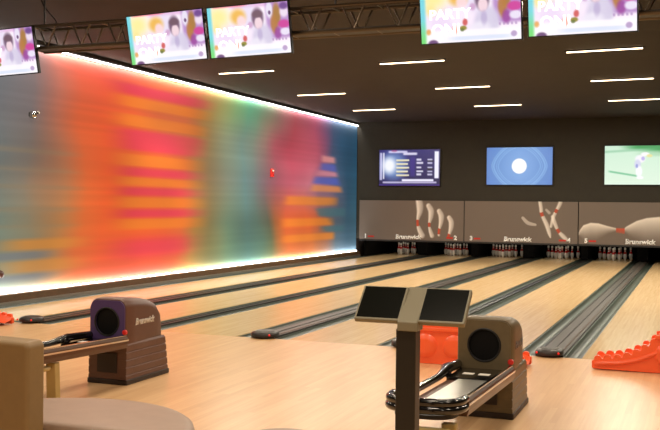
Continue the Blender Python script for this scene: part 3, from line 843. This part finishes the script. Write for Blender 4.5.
# ------------------------------------------------------------------ orange ball ramps
def ramp(label, loc, rz):
    r = thing('ball_ramp', label, 'ball ramp', loc, (0, 0, rz), 'orange toothed ball ramps')
    base = [(0, .085), (.06, .105), (.15, .118), (.24, .125), (.33, .15), (.41, .185), (.49, .235), (.57, .295), (.64, .355), (.70, .395), (1.10, .405)]
    def hz(s):
        for (a, x), (b, y) in zip(base, base[1:]):
            if s <= b: return x + (y-x)*(s-a)/(b-a)
        return base[-1][1]
    teeth = [.055, .145, .235, .325, .41, .49, .57, .645]
    top = []; N = 150
    for k in range(N+1):
        s = .0 + .70*k/N; z = hz(s)
        for c in teeth:
            d = abs(s-c)
            if d < .036: z = max(z, hz(c) + .85*math.sqrt(max(0, .036**2 - d*d)) + .004)
        top.append((s, z))
    top += [(.70, .405), (1.06, .41), (1.12, .33)]
    poly = [(0, .022), (.012, .01)] + [(1.14, 0)] + top[::-1]
    for yy in (-.17, .13):
        m = MB(); m.prism(poly, yy, yy+.04); m.build('side_plate', M['orange'], r, bevel=.006)
    # ridge following the slide and two round bosses, on both faces
    for yy, sg in ((-.17, -1), (.17, 1)):
        m = MB(); m.tube([(q, yy, hz(q)*.62) for q in [.03+.63*k/20 for k in range(21)]], .022, 8); m.build('side_ridge', M['orange'], r, smooth='auto')
        for c, zc, rad in ((.70, .18, .12), (1.0, .18, .12)):
            m = MB(); m.lathe([(0, .03*sg), (rad*.45, .034*sg), (rad*.78, .03*sg), (rad, .006*sg), (rad, .0), (0, 0)], (c, yy, zc), 28, 'y'); m.build('round_boss', M['orange'], r, smooth='auto')
        B(.58, 1.08, min(yy, yy+.022*sg), max(yy, yy+.022*sg), .325, .365).build('top_ridge', M['orange'], r, bevel=.009)
    # slide between the plates
    m = MB(); ring = []
    ss = [.01 + 1.09*k/30 for k in range(31)]
    rings = [[(s, y, max(.03, hz(s)-.05 + .5*abs(y)**2*6 + dz)) for y, dz in ((-.131,0),(-.07,-.02),(0,-.028),(.07,-.02),(.131,0),(.131,-.03),(0,-.055),(-.131,-.03))] for s in ss]
    m.loft(rings); m.build('slide', M['orange'], r, smooth='auto')
    B(1.07, 1.13, -.131, .131, .01, .30).build('end_wall', M['orange'], r, bevel=.006)
    return r
ramp('orange toothed ball ramp at the right edge, sloping up to the right', (.50, -.46, 0), 0)
ramp('orange ball ramp seen between the kiosk post and the right ball return', (-.075, -.80, 0), PI)
ramp('orange toothed ball ramp tip at the left edge, above the tan settee', (-6.71, -.36, 0), PI)

# ------------------------------------------------------------------ lights of the seating area (out of frame, on the same ceiling), added fill over the near lanes
def area(loc, sx, sy, e, col=(1, .84, .66)):
    l = bpy.data.lights.new('ceiling_and_fill_lamp', 'AREA'); l.shape = 'RECTANGLE'; l.size = sx; l.size_y = sy; l.energy = e; l.color = col
    o = bpy.data.objects.new('ceiling_and_fill_lamp', l); COL.objects.link(o); o.location = loc
    return o
for x in (-6.70, -3.30, .04, 3.4):                 # the light each visible ceiling strip throws down; rightmost column is unseen
    for y in (6.25, 10.05, 13.9):
        area((x, y, CEIL - .05), 1.2, .05, 105, (1, .88, .71)).data.name = 'strip_lamp'
for x in (-6.5, -3.2, .1, 3.3):
    for y, e in ((1.6, 62), (-2.6, 58), (-6.5, 58), (-10.5, 48)):  # first row is added fill to brighten the near lanes, without a fixture
        area((x, y, CEIL - .03), 1.2, .25, e)

w = bpy.data.worlds.new('World'); S.world = w; w.use_nodes = True
w.node_tree.nodes['Background'].inputs['Color'].default_value = (.02, .018, .016, 1)
w.node_tree.nodes['Background'].inputs['Strength'].default_value = .3

# ------------------------------------------------------------------ camera
CAMP = (959.98935, 1.42141, -10.23028, 1.5611, 0.36378, -0.00975, 0.01057)
f, cx, cy, cz, yaw, pitch, roll = CAMP
sy, cyw = math.sin(yaw), math.cos(yaw)
fw = Vector((-sy, cyw, 0)); rt = Vector((cyw, sy, 0)); up = Vector((0, 0, 1))
f2 = fw*math.cos(pitch) + up*math.sin(pitch); u2 = up*math.cos(pitch) - fw*math.sin(pitch)
r3 = rt*math.cos(roll) + u2*math.sin(roll); u3 = u2*math.cos(roll) - rt*math.sin(roll)
mw = Matrix(((r3.x, u3.x, -f2.x, cx), (r3.y, u3.y, -f2.y, cy), (r3.z, u3.z, -f2.z, cz), (0, 0, 0, 1)))
cam = bpy.data.cameras.new('camera'); cam.sensor_fit = 'HORIZONTAL'; cam.sensor_width = 36; cam.lens = 36*f/660
cam.clip_start = .05; cam.clip_end = 100
co = bpy.data.objects.new('camera', cam); COL.objects.link(co); co.matrix_world = mw
S.camera = co

vs = S.view_settings
S.display_settings.display_device = 'sRGB'
vs.view_transform = 'Standard'; vs.look = 'None'; vs.gamma = 1; vs.use_curve_mapping = False; vs.exposure = 0
S.cycles.max_bounces = 6; S.cycles.diffuse_bounces = 4; S.cycles.glossy_bounces = 3
S.cycles.sample_clamp_indirect = 4
